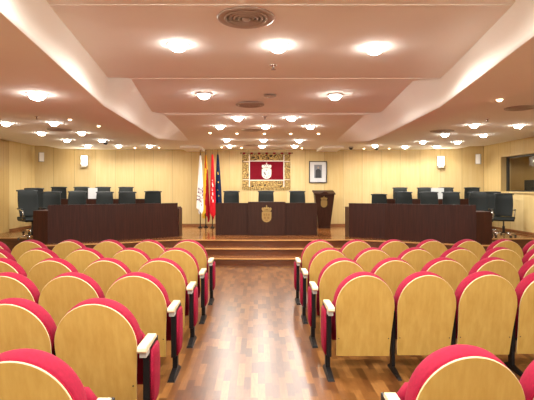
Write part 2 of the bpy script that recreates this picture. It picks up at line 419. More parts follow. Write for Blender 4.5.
DL(66.8, 139.8, 2.8, 'round downlight behind the left vent, above the corner councillor chairs', gl)
DL(102, 139.8, 2.8, 'round downlight beside the dark dome camera on the left', gl)
DL(88, 145.4, 2.8, 'faint round downlight directly above the left wall sconce', gl)
DL(118.5, 145.6, 2.8, 'round downlight close to the wall, right of the left sconce', gl)
DL(149.5, 145.6, 2.8, 'round downlight close to the wall near the left cove tip', gl)
DL(474, 124.8, 2.8, 'round downlight right of the sprinkler-side vent, nearest of right cluster', gr)
DL(518.5, 125.2, 2.8, 'round downlight at the far right, below the large round vent', gr)
DL(483.5, 134.7, 2.8, 'round downlight above the small wall speaker on the right', gr)
DL(445, 134.2, 2.8, 'round downlight touching the back rim of the right vent', gr)
DL(423, 141.5, 2.8, 'round downlight left of the right wall sconce', gr)
DL(457.5, 141.6, 2.8, 'round downlight right of the right wall sconce', gr)
DL(405, 146.4, 2.8, 'faint round downlight by the wall, right of both dome cameras', gr)
DL(436.5, 146.2, 2.8, 'faint round downlight directly above the right wall sconce', gr)
DL(375, 145.4, 2.8, 'round downlight directly above the second dome camera', gr)
sg = 'small warm spotlights'
for x, y, l in ((210, 132.6, 'tiny warm spotlight, first from left in the row of five'), (237, 133.2, 'tiny warm spotlight, second from left in the row of five'), (264.4, 133.4, 'tiny warm spotlight, middle of the row of five'),
                (290.8, 133.4, 'tiny warm spotlight, fourth from left in the row of five'), (318.5, 133.4, 'tiny warm spotlight, rightmost in the row of five'),
                (221.6, 147, 'tiny warm spotlight by the wall above the blue flag'), (241.5, 147.5, 'tiny warm spotlight above the left edge of the tapestry'), (302, 148, 'tiny warm spotlight by the wall above the framed portrait'),
                (70, 119.3, 'tiny warm spotlight above and right of the left vent'), (98.6, 125.8, 'tiny warm spotlight beside the lowered left ceiling panel'),
                (159, 147.4, 'tiny warm spotlight right beside the left cove tip'), (364, 148.3, 'tiny warm spotlight between the two dome cameras'), (389, 148.2, 'tiny warm spotlight right of the second dome camera'),
                (135, 147.6, 'tiny warm spotlight between two faint downlights on the left wall')):
    DL(x, y, 2.80, l, sg, small)
DL(499.6, 99.3, 2.5, 'tiny spotlight at the edge of the lowered right ceiling panel', sg, small)
# unseen lamps continuing the visible rows, added to light the nearest seat backs
for X, Y, z in ((-.75, 1.9, 2.87), (.2, 1.9, 2.87), (1.0, 1.9, 2.87), (-.7, 0, 2.87), (1.0, 0, 2.87), (-.7, -1.7, 2.87), (.9, -1.7, 2.87),
                (-2.3, 2.2, 2.5), (-2.3, .2, 2.5), (-4.4, 4.2, 2.5), (-4.4, 1.8, 2.5), (-4.4, -.8, 2.5), (2.0, 1.9, 2.5), (4.1, 4.4, 2.8), (4.1, 2.0, 2.8), (4.1, -.4, 2.8), (5.4, 5.6, 2.8)):
    downlight(big, X, Y, z, 'unseen round downlight added outside the picture to light near seats', 'added unseen downlights')

def make_vent():
    root = empty('ceiling_vent', (0,0,0))
    bm = bmesh.new(); lathe(bm, [(.165, -.004), (.19, -.014), (.205, -.010), (.21, 0), (.165, .004)], 36); obj('outer_ring', bm, 'vent', root)
    bm = bmesh.new(); lathe(bm, [(.001, -.001), (.166, -.001), (.166, .004), (.001, .004)], 30); obj('backing', bm, 'ventdark', root)
    bm = bmesh.new(); lathe(bm, [(.001, -.024), (.022, -.022), (.030, -.014), (.03, -.004)], 20); obj('centre_cap', bm, 'vent', root)
    for r in (.158, .126, .094, .062):
        bm = bmesh.new(); lathe(bm, [(r-.017, -.004), (r-.017, -.013), (r-.012, -.015), (r, -.010), (r, -.004)], 30); obj('cone_ring', bm, 'vent', root)
    return root
vent = make_vent(); vu = [0]
for x, y, z, s, l in ((246, 17.5, 2.84, 1.0, 'large round metal vent between the nearest downlights'), (250, 104.6, 2.82, 1.0, 'round metal vent above the middle of the aisle, second bay'),
                   (252, 129.6, 2.80, 1.0, 'round vent between the rows of downlights beyond mid ceiling'), (251, 145.2, 2.80, 1.0, 'round vent nearest the back wall, left of the tapestry lamp'),
                   (520.5, 107.8, 2.80, 1.05, 'round metal vent at the right edge of the picture'), (442, 131, 2.80, 1.15, 'round vent on the right with a downlight touching it'),
                   (59.5, 129.5, 2.80, 1.15, 'round vent in the ceiling above the left desks')):
    o = vent if not vu[0] else copy_tree(vent); vu[0] = 1
    X, Y = at(x, y, z); o.location = (X, Y, z-.001); o.scale = (s, s, 1); tag(o, l, 'ceiling vent', 'round ceiling vents')
X, Y = at(270, 95.8, 2.82)
bm = bmesh.new(); lathe(bm, [(.001, -.014), (.06, -.016), (.08, -.006), (.084, 0)], 28); obj_ = obj('ceiling_speaker', bm, 'vent')
obj_.location = (X, Y, 2.819); tag(obj_, 'small round brownish ceiling speaker just beyond the second round vent', 'speaker')
def sprinkler(x, y, z, l):
    X, Y = at(x, y, z); root = empty('sprinkler', (X, Y, z), 0, l, 'sprinkler', 'ceiling sprinklers')
    bm = bmesh.new(); lathe(bm, [(.034, 0), (.034, -.006), (.012, -.012), (.010, -.04), (.001, -.042)], 14); obj('body', bm, 'chrome', root)
    bm = bmesh.new(); lathe(bm, [(.001, -.05), (.026, -.048), (.026, -.044), (.001, -.043)], 12); obj('deflector', bm, 'steel', root)
sprinkler(273.3, 65, 2.84, 'small chrome sprinkler head behind the middle near downlight')
sprinkler(265, 116.5, 2.80, 'tiny sprinkler head between the two middle downlights')
sprinkler(487.5, 119, 2.80, 'tiny sprinkler head in the ceiling on the right side')
sprinkler(36.6, 116.5, 2.80, 'tiny sprinkler head in the ceiling on the left side')
def dome(x, y, l):
    X, Y = at(x, y, 2.80); root = empty('dome_camera', (X, Y, 2.80), 0, l, 'security camera', 'ceiling dome cameras')
    bm = bmesh.new(); lathe(bm, [(.07, 0), (.07, -.03), (.055, -.035)], 18); obj('housing', bm, 'grey', root)
    bm = bmesh.new(); lathe(bm, [(.055, -.035), (.05, -.06), (.03, -.082), (.001, -.09)], 18); obj('dome', bm, 'blackp', root)
dome(351, 146.8, 'dark dome camera left of the pair by the right wall top')
dome(376.5, 147.2, 'dark dome camera right of the pair, under a downlight')
dome(105.5, 141.2, 'dark dome camera in the ceiling over the left desks')

# ------------------------------------------------------------------ theatre seats
TILT = math.atan2(.15, .735)
def tv(u, v, n):
    """backrest frame: u across, v up along the back, n forwards"""
    s, c = math.sin(TILT), math.cos(TILT)
    return (u, .115 - v*s + n*c, .14 + v*c + n*s)
def arch(hw_b, hw, vb, v0, vt, n=14):
    """outline from bottom right, up and over, to bottom left"""
    pts = [(hw_b, vb), (hw_b+(hw-hw_b)*.35, vb+(v0-vb)*.5), (hw_b+(hw-hw_b)*.8, vb+(v0-vb)*.8), (hw, v0)]
    for i in range(1, n*2):
        a = PI*i/(2*n); pts.append((hw*math.cos(a), v0+(vt-v0)*math.sin(a)))
    return pts + [(-hw, v0), (-hw_b-(hw-hw_b)*.8, vb+(v0-vb)*.8), (-hw_b-(hw-hw_b)*.35, vb+(v0-vb)*.5), (-hw_b, vb)]
def puff(bm, out, rings, cen):
    vs = []
    for n, s in rings:
        vs.append([bm.verts.new(tv(cen[0]+(u-cen[0])*s, cen[1]+(v-cen[1])*s, n)) for u, v in out])
    k = len(out)
    for a, b in zip(vs, vs[1:]):
        for i in range(k): bm.faces.new((a[i], a[(i+1) % k], b[(i+1) % k], b[i])).smooth = True
    bm.faces.new(vs[0]); bm.faces.new(vs[-1])
def make_seat(side, aisle, far_post=False):
    """side = +1 when the shared post stands on the seat's +x side"""
    root = empty('theatre_seat', (0,0,0))
    out = arch(.231, .2515, 0, .455, .745)
    bm = bmesh.new()
    a = [bm.verts.new(tv(u, v, 0)) for u, v in out]
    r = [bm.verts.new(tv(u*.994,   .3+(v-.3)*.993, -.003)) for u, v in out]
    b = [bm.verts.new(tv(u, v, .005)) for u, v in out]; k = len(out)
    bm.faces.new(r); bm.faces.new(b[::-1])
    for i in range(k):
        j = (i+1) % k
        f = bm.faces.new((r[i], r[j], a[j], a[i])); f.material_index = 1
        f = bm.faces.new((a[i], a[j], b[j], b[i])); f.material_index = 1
    pl = obj('backrest_panel', bm, None, root, mats=['beech', 'lit_ply_edge'])
    for u in (-.215, .215):
        bm = bmesh.new(); c = tv(u, .17, -.006); lathe(bm, [(.001, c[1]-.003), (.005, c[1]-.002), (.005, c[1]+.004)], 8, (c[0], 0, c[2]), 'y'); obj('screw', bm, 'screw', pl)
    co = arch(.240, .2575, .40, .45, .741)
    bm = bmesh.new(); puff(bm, co, [(.016, .955), (.024, .99), (.04, 1.0), (.085, 1.0), (.115, .985), (.14, .94), (.152, .8), (.156, .5)], (0, .47))
    obj('back_cushion', bm, 'red', root, smooth=True)
    bm = bmesh.new(); po = arch(.236, .249, .38, .445, .730)
    tube(bm, [tv(u, v, .018) for u, v in po], .006, 6); obj('piping', bm, 'piping', root)
    # folded seat
    bm = bmesh.new()
    so = [(-.235, .02), (.235, .02), (.245, .1), (.24, .36), (.20, .42), (-.20, .42), (-.24, .36), (-.245, .1)]
    prev = None
    for n, s in ((.0, .92), (.02, 1), (.07, 1), (.10, .9)):
        ring = [bm.verts.new((u*s, .285+n - (v*.12), .20+.21+(v-.21)*s)) for u, v in so]
        if prev:
            for i in range(8): bm.faces.new((prev[i], prev[(i+1) % 8], ring[(i+1) % 8], ring[i]))
        else: bm.faces.new(ring)
        prev = ring
    bm.faces.new(prev)
    obj('seat_cushion', bm, 'red', root, smooth=True)
    def post(px, outer, sg, y0a):
        po = obj('side_frame', B(px-.02, px+.02, .03, .30, .16, .572) if outer else B(px-.018, px+.018, .095, .30, .16, .53), 'black', root, bevel=.006)
        q = .02 if outer else .014; bm = bmesh.new(); box(bm, px-q, px+q, .10, .165, .02, .20); obj('leg', bm, 'black', root, bevel=.004)
        bm = bmesh.new()
        e = .03 if outer else .016
        v = [(px-e, -.09, 0), (px+e, -.09, 0), (px+e, .24, 0), (px-e, .24, 0), (px-e*.7, -.08, .022), (px+e*.7, -.08, .022), (px+e*.7, .10, .05), (px-e*.7, .10, .05), (px+e*.7, .17, .05), (px-e*.7, .17, .05), (px+e*.85, .235, .018), (px-e*.85, .235, .018)]
        V = [bm.verts.new(p) for p in v]
        for f in ((3,2,1,0), (0,1,5,4), (4,5,6,7), (7,6,8,9), (9,8,10,11), (11,10,2,3), (1,2,10,8,6,5), (0,4,7,9,11,3)): bm.faces.new([V[i] for i in f])
        obj('foot', bm, 'black', root)
        bm = bmesh.new()
        if outer:
            prof = [(-.085, .576), (-.095, .589), (-.09, .608), (-.07, .617), (.20, .613), (.215, .605), (.212, .586)]
            V0 = [bm.verts.new((px-.028, y, z)) for y, z in prof]; V1 = [bm.verts.new((px+.028, y, z)) for y, z in prof]; k = len(prof)
            bm.faces.new(V0); bm.faces.new(V1[::-1])
            for i in range(k): bm.faces.new((V0[i], V1[i], V1[(i+1) % k], V0[(i+1) % k]))
            obj('armrest', bm, 'arm', root, bevel=.003)
            obj('arm_bracket', B(px-.021, px+.021, -.055, .04, .535, .573), 'grey', root, bevel=.004)
            # padded outer panel
            bm = bmesh.new(); so = [(.045, .555), (.235, .555), (.262, .40), (.25, .24), (.20, .175), (.05, .175)]; cy, cz = .15, .37; prev = None
            for n, s in ((0, 1), (.012, 1), (.022, .9), (.025, .6)):
                ring = [bm.verts.new((px+sg*(.021+n), cy+(y-cy)*s, cz+(z-cz)*s)) for y, z in so]
                if prev:
                    for i in range(6): bm.faces.new((prev[i], prev[(i+1) % 6], ring[(i+1) % 6], ring[i]))
                else: bm.faces.new(ring)
                prev = ring
            bm.faces.new(prev); obj('side_cushion', bm, 'red', root, smooth=True)
        else:
            box(bm, px-.015, px+.015, .22, .38, .575, .60); obj('armrest', bm, 'arm', root, bevel=.006)
    post((.305 if side > 0 else -.305) if aisle else side*(.255 if side > 0 else .263), aisle, side, 0)
    return root
proto = {}
row_names = {'A': 'front row', 'B': 'second row', 'C': 'third row', 'D': 'fourth row', 'E': 'fifth row', 'F': 'nearest row'}
ordn = ['at the aisle', 'second from the aisle', 'third from the aisle', 'fourth from the aisle', 'fifth from the aisle', 'sixth from the aisle', 'seventh from the aisle', 'eighth from the aisle']
first = {}
def place_seat(side, i, X, Y, row):
    key = (side, i == 0)
    if key not in proto: proto[key] = make_seat(side, i == 0); o = proto[key]
    else: o = copy_tree(proto[key])
    o.location = (X, Y, 0)
    if side > 0: o.scale = (1.06, 1, 1)
    blk = 'left' if side > 0 else 'right'
    tag(o, 'red theatre seat with beech back, %s, %s of %s block' % (ordn[i], row_names[row], blk), 'theatre seat', 'theatre seats in the %s block' % blk)
rowsL = (('A', 6.50, -.985, .556, 7), ('B', 5.60, -.995, .556, 6), ('C', 4.765, -1.013, .556, 5), ('D', 3.93, -1.044, .556, 4), ('E', 2.98, -1.048, .556, 3), ('F', 2.00, -1.05, .556, 2))
rowsR = (('A', 6.50, .868, .531, 7), ('B', 5.60, .872, .531, 6), ('C', 4.765, .882, .531, 5), ('D', 3.95, .915, .534, 4), ('F', 2.055, .945, .535, 2))
for row, Y, x0, p, n in rowsL:
    for i in range(n): place_seat(1, i, x0-i*p, Y, row)
for row, Y, x0, p, n in rowsR:
    for i in range(n): place_seat(-1, i, x0+i*p, Y+.018*i, row)

# ------------------------------------------------------------------ office chairs of the councillors
def make_chair(name='office_chair'):
    """faces -y (towards the audience)"""
    root = empty(name, (0,0,0))
    bm = bmesh.new(); NU, NV = 8, 8; fr, bk = [], []
    for j in range(NV+1):
        t = j/NV; z = .50 + .565*t; y = .22 + .10*t + .02*math.sin(t*PI) + (.035*(t-.85)/.15 if t > .85 else 0); hw = .188 + .022*math.sin(t*PI*.9)
        fr.append([bm.verts.new((hw*(2*i/NU-1), y - .020 - .03*(1-(2*i/NU-1)**2)*0 + .035*abs(2*i/NU-1)**2*-1, z)) for i in range(NU+1)])
        bk.append([bm.verts.new((hw*(2*i/NU-1), y + .022 + .035*abs(2*i/NU-1)**2*-1, z)) for i in range(NU+1)])
    for g in (fr, bk):
        for j in range(NV):
            for i in range(NU): bm.faces.new((g[j][i], g[j][i+1], g[j+1][i+1], g[j+1][i])).smooth = True
    for j in range(NV):
        for i in (0, NU): bm.faces.new((fr[j][i], fr[j+1][i], bk[j+1][i], bk[j][i]))
    for i in range(NU):
        for j in (0, NV): bm.faces.new((fr[j][i], fr[j][i+1], bk[j][i+1], bk[j][i]))
    obj('backrest', bm, 'leather', root, bevel=.008)
    bm = bmesh.new(); tube(bm, [(-.222, .315, 1.058), (-.1, .345, 1.068), (.1, .345, 1.068), (.222, .315, 1.058)], .017); obj('top_rail', bm, 'blackp', root)
    bm = bmesh.new(); V = []
    prof = [(-.24, .40), (-.265, .43), (-.25, .468), (-.18, .485), (.05, .478), (.22, .482), (.24, .50), (.25, .44), (.20, .41)]
    a = [bm.verts.new((-.235, y, z)) for y, z in prof]; b = [bm.verts.new((.235, y, z)) for y, z in prof]; k = len(prof)
    bm.faces.new(a); bm.faces.new(b[::-1])
    for i in range(k): bm.faces.new((a[i], b[i], b[(i+1) % k], a[(i+1) % k]))
    obj('seat', bm, 'leather', root, bevel=.02)
    for s in (-1, 1):
        bm = bmesh.new(); tube(bm, [(s*.21, .235, .66), (s*.245, .18, .665), (s*.25, 0, .66), (s*.25, -.12, .64), (s*.247, -.15, .58), (s*.24, -.12, .46), (s*.225, -.05, .425)], .013); ar = obj('armrest', bm, 'chrome', root)
        bm = bmesh.new(); box(bm, s*.25-.02, s*.25+.02, -.11, .15, .668, .688); obj('arm_pad', bm, 'blackp', ar, bevel=.006)
    bm = bmesh.new(); lathe(bm, [(.03, .10), (.03, .26), (.018, .27), (.018, .40), (.07, .405), (.07, .42)], 14); obj('gas_column', bm, 'blackp', root)
    for k in range(5):
        a = 2*PI*k/5+.3; c, s = math.cos(a), math.sin(a)
        bm = bmesh.new(); tube(bm, [(c*.02, s*.02, .105), (c*.15, s*.15, .095), (c*.27, s*.27, .07)], .016, 6); lg = obj('base_leg', bm, 'chrome', root)
        bm = bmesh.new(); mx = Matrix.Rotation(a, 3, 'Z')
        for w_ in (-.018, .006):
            r0 = []
            for ph in range(12):
                q = 2*PI*ph/12; r0.append(mx @ Vector((.27+.026*math.cos(q), w_, .027+.026*math.sin(q))))
            r1 = [v + mx @ Vector((0, .012, 0)) for v in r0]
            A_ = [bm.verts.new(v) for v in r0]; B_ = [bm.verts.new(v) for v in r1]
            bm.faces.new(A_); bm.faces.new(B_[::-1])
            for i in range(12): bm.faces.new((A_[i], A_[(i+1) % 12], B_[(i+1) % 12], B_[i]))
        obj('caster', bm, 'blackp', lg)
    return root
oc = make_chair(); ocu = [0]
def office(x, Y, z, rz, label, group, sc=1.0):
    o = oc if not ocu[0] else copy_tree(oc); ocu[0] = 1
    o.location = (ax(x, Y+.3*math.cos(rz)) + .3*math.sin(rz), Y, z); o.rotation_euler = (0, 0, rz); o.scale = (sc,)*3
    tag(o, label, 'office chair', group); return o
g0 = 'chairs behind the central desk'
office(231.5, 12.3, DZ, 0, 'dark leather office chair behind the central desk, nearest the flags', g0)
office(266, 12.3, DZ, 0, 'dark leather office chair directly behind the gold crest of central desk', g0)
office(297.3, 12.3, DZ, 0, 'dark leather office chair behind the central desk, nearest the lectern', g0)
g1 = 'chairs along the left front desk'
for x, Y, rz, sc, l in ((153, 11.7, .12, 1.0, 'dark office chair at the inner end of left front desk'), (127.2, 11.3, .16, .985, 'dark office chair second from the inner end of left front desk'),
                    (104.8, 11.5, .2, .985, 'dark office chair right of the white panel, left front desk'), (77.3, 11.1, .22, 1.0, 'dark office chair left of the white panel, left front desk'),
                    (51.8, 11.05, .3, .99, 'dark office chair at the outer end behind left front desk'), (27.5, 10.35, .8, 1.03, 'large dark office chair standing in the open beyond left desk end')):
    office(x, Y, DZ, rz, l, g1, sc)
g2 = 'chairs along the right front desk'
for x, Y, rz, sc, l in ((379, 11.65, -.12, .93, 'low dark office chair at the inner end of right front desk'), (403.5, 11.45, -.16, .985, 'dark office chair second from the inner end of right front desk'),
                    (429, 11.0, -.2, .985, 'dark office chair third from the inner end of right front desk'), (451, 11.3, -.22, .98, 'dark office chair fourth from inner end of right front desk'),
                    (478, 10.65, -.3, .985, 'dark office chair at the outer end behind right front desk'), (503.8, 11.0, -.5, .95, 'large dark office chair in the open beyond the right desk end'),
                    (491.5, 11.85, -.60, .985, 'dark office chair behind the large open-standing chair on the right')):
    office(x, Y, DZ, rz, l, g2, sc)
g3 = 'chairs along the left back desk'
for x, Y, rz, l in ((34.5, 11.85, .55, 'dark office chair in back row nearest the left wall'), (59, 13.15, .35, 'dark office chair second from left in the left back row'),
                    (81.5, 13.3, .3, 'dark office chair in back row just left of white panel'), (103.3, 13.35, .25, 'dark office chair in back row just right of white panel'),
                    (126, 13.4, .2, 'dark office chair at the inner end of left back row')):
    office(x, Y, TZ if x > 40 else DZ, rz, l, g3, .985 if x > 40 else 1.07)
g4 = 'chairs along the right back desk'
for x, Y, rz, l in ((400, 13.4, -.2, 'dark office chair at the inner end of right back row'), (424.5, 13.35, -.25, 'dark office chair second from inner end of right back row'),
                    (446, 13.3, -.3, 'dark office chair behind the pale screen, right back row'), (472, 13.05, -.4, 'dark office chair at the outer end of right back row')):
    office(x, Y, TZ, rz, l, g4, .97)

# ------------------------------------------------------------------ desks
def seg_panel(bm, pts, t, z0, z1):
    for (xa, ya), (xb, yb) in zip(pts, pts[1:]):
        prism(bm, [(xa, ya), (xb, yb), (xb, yb+t), (xa, ya+t)], z0, z1)
def desk(name, pts, z0, hf, hw, depth, label, mat_='dark', low=None):
    root = empty(name, (0,0,0), 0, label, 'desk')
    for i in range(len(pts)-1):
        bm = bmesh.new(); seg_panel(bm, pts[i:i+2], .03, z0, z0+hf); obj('front_panel', bm, mat_, root)
    bm = bmesh.new(); seg_panel(bm, pts, .045, z0+hf, z0+hf+.018); obj('cap_rail', bm, mat_, root)
    bm = bmesh.new(); ip = [(x, y+.035) for x, y in pts]; seg_panel(bm, ip, depth, z0+hw-.03, z0+hw); obj('worktop', bm, mat_, root)
    for (x, y), s in ((pts[0], 1), (pts[-1], -1)):
        obj('end_panel', B(min(x, x+s*.03), max(x, x+s*.03), y+.032, y+depth, z0, z0+hw-.031), mat_, root)
    if low:
        (xa, ya), (xb, yb), h = low
        bm = bmesh.new(); prism(bm, [(xa, ya), (xb, yb), (xb, yb+depth), (xa, ya+depth)], z0, z0+h); obj('side_cabinet', bm, mat_, root, bevel=.004)
    return root
desk('council_desk', [(ax(177.5, 11.0), 11.0), (ax(150, 10.65), 10.65), (ax(115, 10.2), 10.2), (ax(80, 9.82), 9.82), (ax(48, 9.58), 9.58)], DZ, .782, .70, .5,
     'long dark curved council desk on the left of the dais, front one', low=((ax(48, 9.58)-.004, 9.58), (ax(32.5, 9.58), 9.60), .68))
desk('council_desk', [(ax(349, 10.9), 10.9), (ax(385, 10.5), 10.5), (ax(420, 10.05), 10.05), (ax(450, 9.75), 9.75), (ax(476, 9.55), 9.55)], DZ, .782, .70, .5,
     'long dark curved council desk on the right of the dais, front one', low=((ax(476, 9.55)+.004, 9.55), (ax(492.6, 9.55), 9.57), .66))
desk('council_desk', [(ax(147, 12.42), 12.42), (ax(95, 12.38), 12.38), (ax(61, 12.34), 12.34)], TZ, .72, .66, .32, 'dark back-row desk behind the left front desk')
desk('council_desk', [(ax(386, 12.42), 12.42), (ax(430, 12.38), 12.38), (ax(470, 12.34), 12.34)], TZ, .72, .66, .32, 'dark back-row desk behind the right front desk')

def crest(bm, cx, cz, w_, h, y, t=.008, crown=0, shield=0, detail=1):
    """crown over shield"""
    sh = h*.60; hw = w_/2; top = cz - h/2 + sh
    pts = [(cx-hw, top), (cx-hw, top-sh*.55)]
    for i in range(1, 8):
        a = PI*i/8; pts.append((cx-hw*math.cos(a), top-sh*.55-sh*.45*math.sin(a)))
    pts += [(cx+hw, top-sh*.55), (cx+hw, top)]
    poly_xz(bm, pts, y, y+t, shield)
    ct = top+.02*h
    poly_xz(bm, [(cx-hw*.78, ct), (cx+hw*.78, ct), (cx+hw*.86, ct+h*.07), (cx-hw*.86, ct+h*.07)], y, y+t, crown)
    for k in (-2, -1, 0, 1, 2):
        px = cx+k*hw*.40; r = hw*.24
        poly_xz(bm, [(px+r*math.cos(2*PI*i/10), ct+h*(.19-.02*abs(k))+r*1.3*math.sin(2*PI*i/10)) for i in range(10)], y, y+t, crown)
    poly_xz(bm, [(cx-hw*.1, ct+h*.27), (cx+hw*.1, ct+h*.27), (cx+hw*.1, ct+h*.36), (cx-hw*.1, ct+h*.36)], y, y+t, crown)
def central_desk():
    xl, xr, ma, mb, Y = ax(215.4, 11.35), ax(317, 11.35), ax(248, 11.25), ax(285.5, 11.25), 11.35
    root = empty('presidential_desk', ((xl+xr)/2, Y, DZ), 0, 'brown central desk with gold crest facing the aisle', 'desk')
    def P(name, bm, m='walnut', par=root, **k):
        bmesh.ops.translate(bm, verts=bm.verts, vec=(-(xl+xr)/2, -Y, -DZ)); return obj(name, bm, m, par, **k)
    P('front_panel', B(xl, ma-.002, Y, Y+.04, DZ, DZ+.77)); P('front_panel', B(mb+.002, xr, Y, Y+.04, DZ, DZ+.77))
    c = P('centre_panel', B(ma, mb, Y-.1, Y+.04, DZ, DZ+.82), bevel=.004)
    P('cap_rail', B(xl, ma-.002, Y-.01, Y+.06, DZ+.77, DZ+.79)); P('cap_rail', B(mb+.002, xr, Y-.01, Y+.06, DZ+.77, DZ+.79))
    P('worktop', B(xl, xr, Y+.06, Y+.52, DZ+.69, DZ+.72)); P('end_panel', B(xl, xl+.03, Y+.045, Y+.52, DZ, DZ+.689)); P('end_panel', B(xr-.03, xr, Y+.045, Y+.52, DZ, DZ+.689))
    cx = ax(266.6, 11.24); k = 11.24/F
    bm = bmesh.new(); zt, zb = EYE-(205-CY)*k, EYE-(222.3-CY)*k
    crest(bm, cx, (zt+zb)/2, 9.6*k, zt-zb, Y-.1-.010, .010); cr = P('crest', bm, 'gold', c, bevel=.0015)
    bm = bmesh.new(); zs = zb + (zt-zb)*.33
    for dx, dz, w_, h in ((-.052, .045, .045, .055), (.0, .045, .03, .07), (.052, .045, .045, .055), (-.04, -.03, .055, .06), (.04, -.03, .055, .06), (0, -.085, .06, .03)):
        box(bm, cx+dx-w_/2, cx+dx+w_/2, Y-.114, Y-.109, zs+dz-h/2, zs+dz+h/2)
    P('crest_relief', bm, 'golddark', cr)
central_desk()

def lectern():
    Y = 13.45; k = Y/F; cx = ax(323.8, Y); z = DZ
    root = empty('lectern', (cx, Y, z), 0, 'tall dark tapering lectern with small gold crest, beside the portrait', 'lectern')
    bm = bmesh.new()
    bt, tp, H = 11.4*k/2, 19.2*k/2, 34.0*k
    lo_ = [bm.verts.new(p) for p in ((-bt, -.12, 0), (bt, -.12, 0), (bt, .16, 0), (-bt, .16, 0))]
    hi = [bm.verts.new(p) for p in ((-tp, -.20, H-.02), (tp, -.20, H-.02), (tp, .24, H+.06), (-tp, .24, H+.06))]
    bm.faces.new(lo_[::-1]); bm.faces.new(hi)
    for i in range(4): bm.faces.new((lo_[i], lo_[(i+1) % 4], hi[(i+1) % 4], hi[i]))
    bd = obj('body', bm, 'walnut', root, bevel=.004)
    bm = bmesh.new(); tw = 21.2*k/2
    v = [(-tw, -.22, H-.015), (tw, -.22, H-.015), (tw, .26, H+.075), (-tw, .26, H+.075)]
    a = [bm.verts.new(p) for p in v]; b = [bm.verts.new((p[0], p[1], p[2]+.035)) for p in v]
    bm.faces.new(a[::-1]); bm.faces.new(b)
    for i in range(4): bm.faces.new((a[i], a[(i+1) % 4], b[(i+1) % 4], b[i]))
    obj('reading_top', bm, 'walnut', root, bevel=.004)
    bm = bmesh.new(); pts = [(-.14, 0)] + [(-.12+.24*i/8, .045*math.sin(PI*i/8)) for i in range(9)] + [(.14, 0)]
    poly_xz(bm, [(x, H+.022+z_) for x, z_ in pts], -.215, -.19); obj('top_crest_rail', bm, 'walnut', root)
    obj('plinth', B(-bt-.006, bt+.006, -.126, .166, 0, .04), 'walnut', root)
    zc = EYE-(201.5-CY)*k - z; bm = bmesh.new(); crest(bm, -.02, 0, 6.2*k, 11.5*k, -.008, .008)
    bmesh.ops.rotate(bm, verts=bm.verts, cent=(0,0,0), matrix=Matrix.Rotation(math.atan2(.08, H), 3, 'X'))
    bmesh.ops.translate(bm, verts=bm.verts, vec=(0, -.12-.08*zc/(H-.02)-.003, zc))
    obj('crest', bm, 'gold', bd)
lectern()

# white display panel and pale screen on the back desks
def display(x0, x1, y0, y1, Y, lab, zb, tilt, m, mark):
    k = Y/F; cx = ax((x0+x1)/2, Y); wd = (x1-x0)*k; h = EYE-(y0-CY)*k-zb
    root = empty('display_panel', (cx, Y, zb), tilt, lab, 'display')
    obj('sheet', B(-wd/2, wd/2, -.008, .008, .012, h), m, root, bevel=.003)
    obj('stand', B(-wd/2*.6, wd/2*.6, -.05, .05, 0, .012), 'grey', root)
    if mark: obj('mark', B(.01, .06, -.0095, -.0082, .045, .06), 'piping', root)
display(88.3, 97.2, 188, 199, 12.58, 'white upright panel standing between chairs on left back desk', TZ+.662, .1, 'paper', True)
display(431.5, 443.5, 188, 199, 12.58, 'pale grey upright screen standing on the right back desk', TZ+.662, -.25, 'pale_screen', False)
def papers(x, Y, z, rz, l):
    o = obj('paper_sheet', B(-.105, .105, -.148, .148, 0, .006), 'paper'); o.location = (ax(x, Y), Y, z); o.rotation_euler = (0, 0, rz); tag(o, l, 'paper', 'papers on the desks')

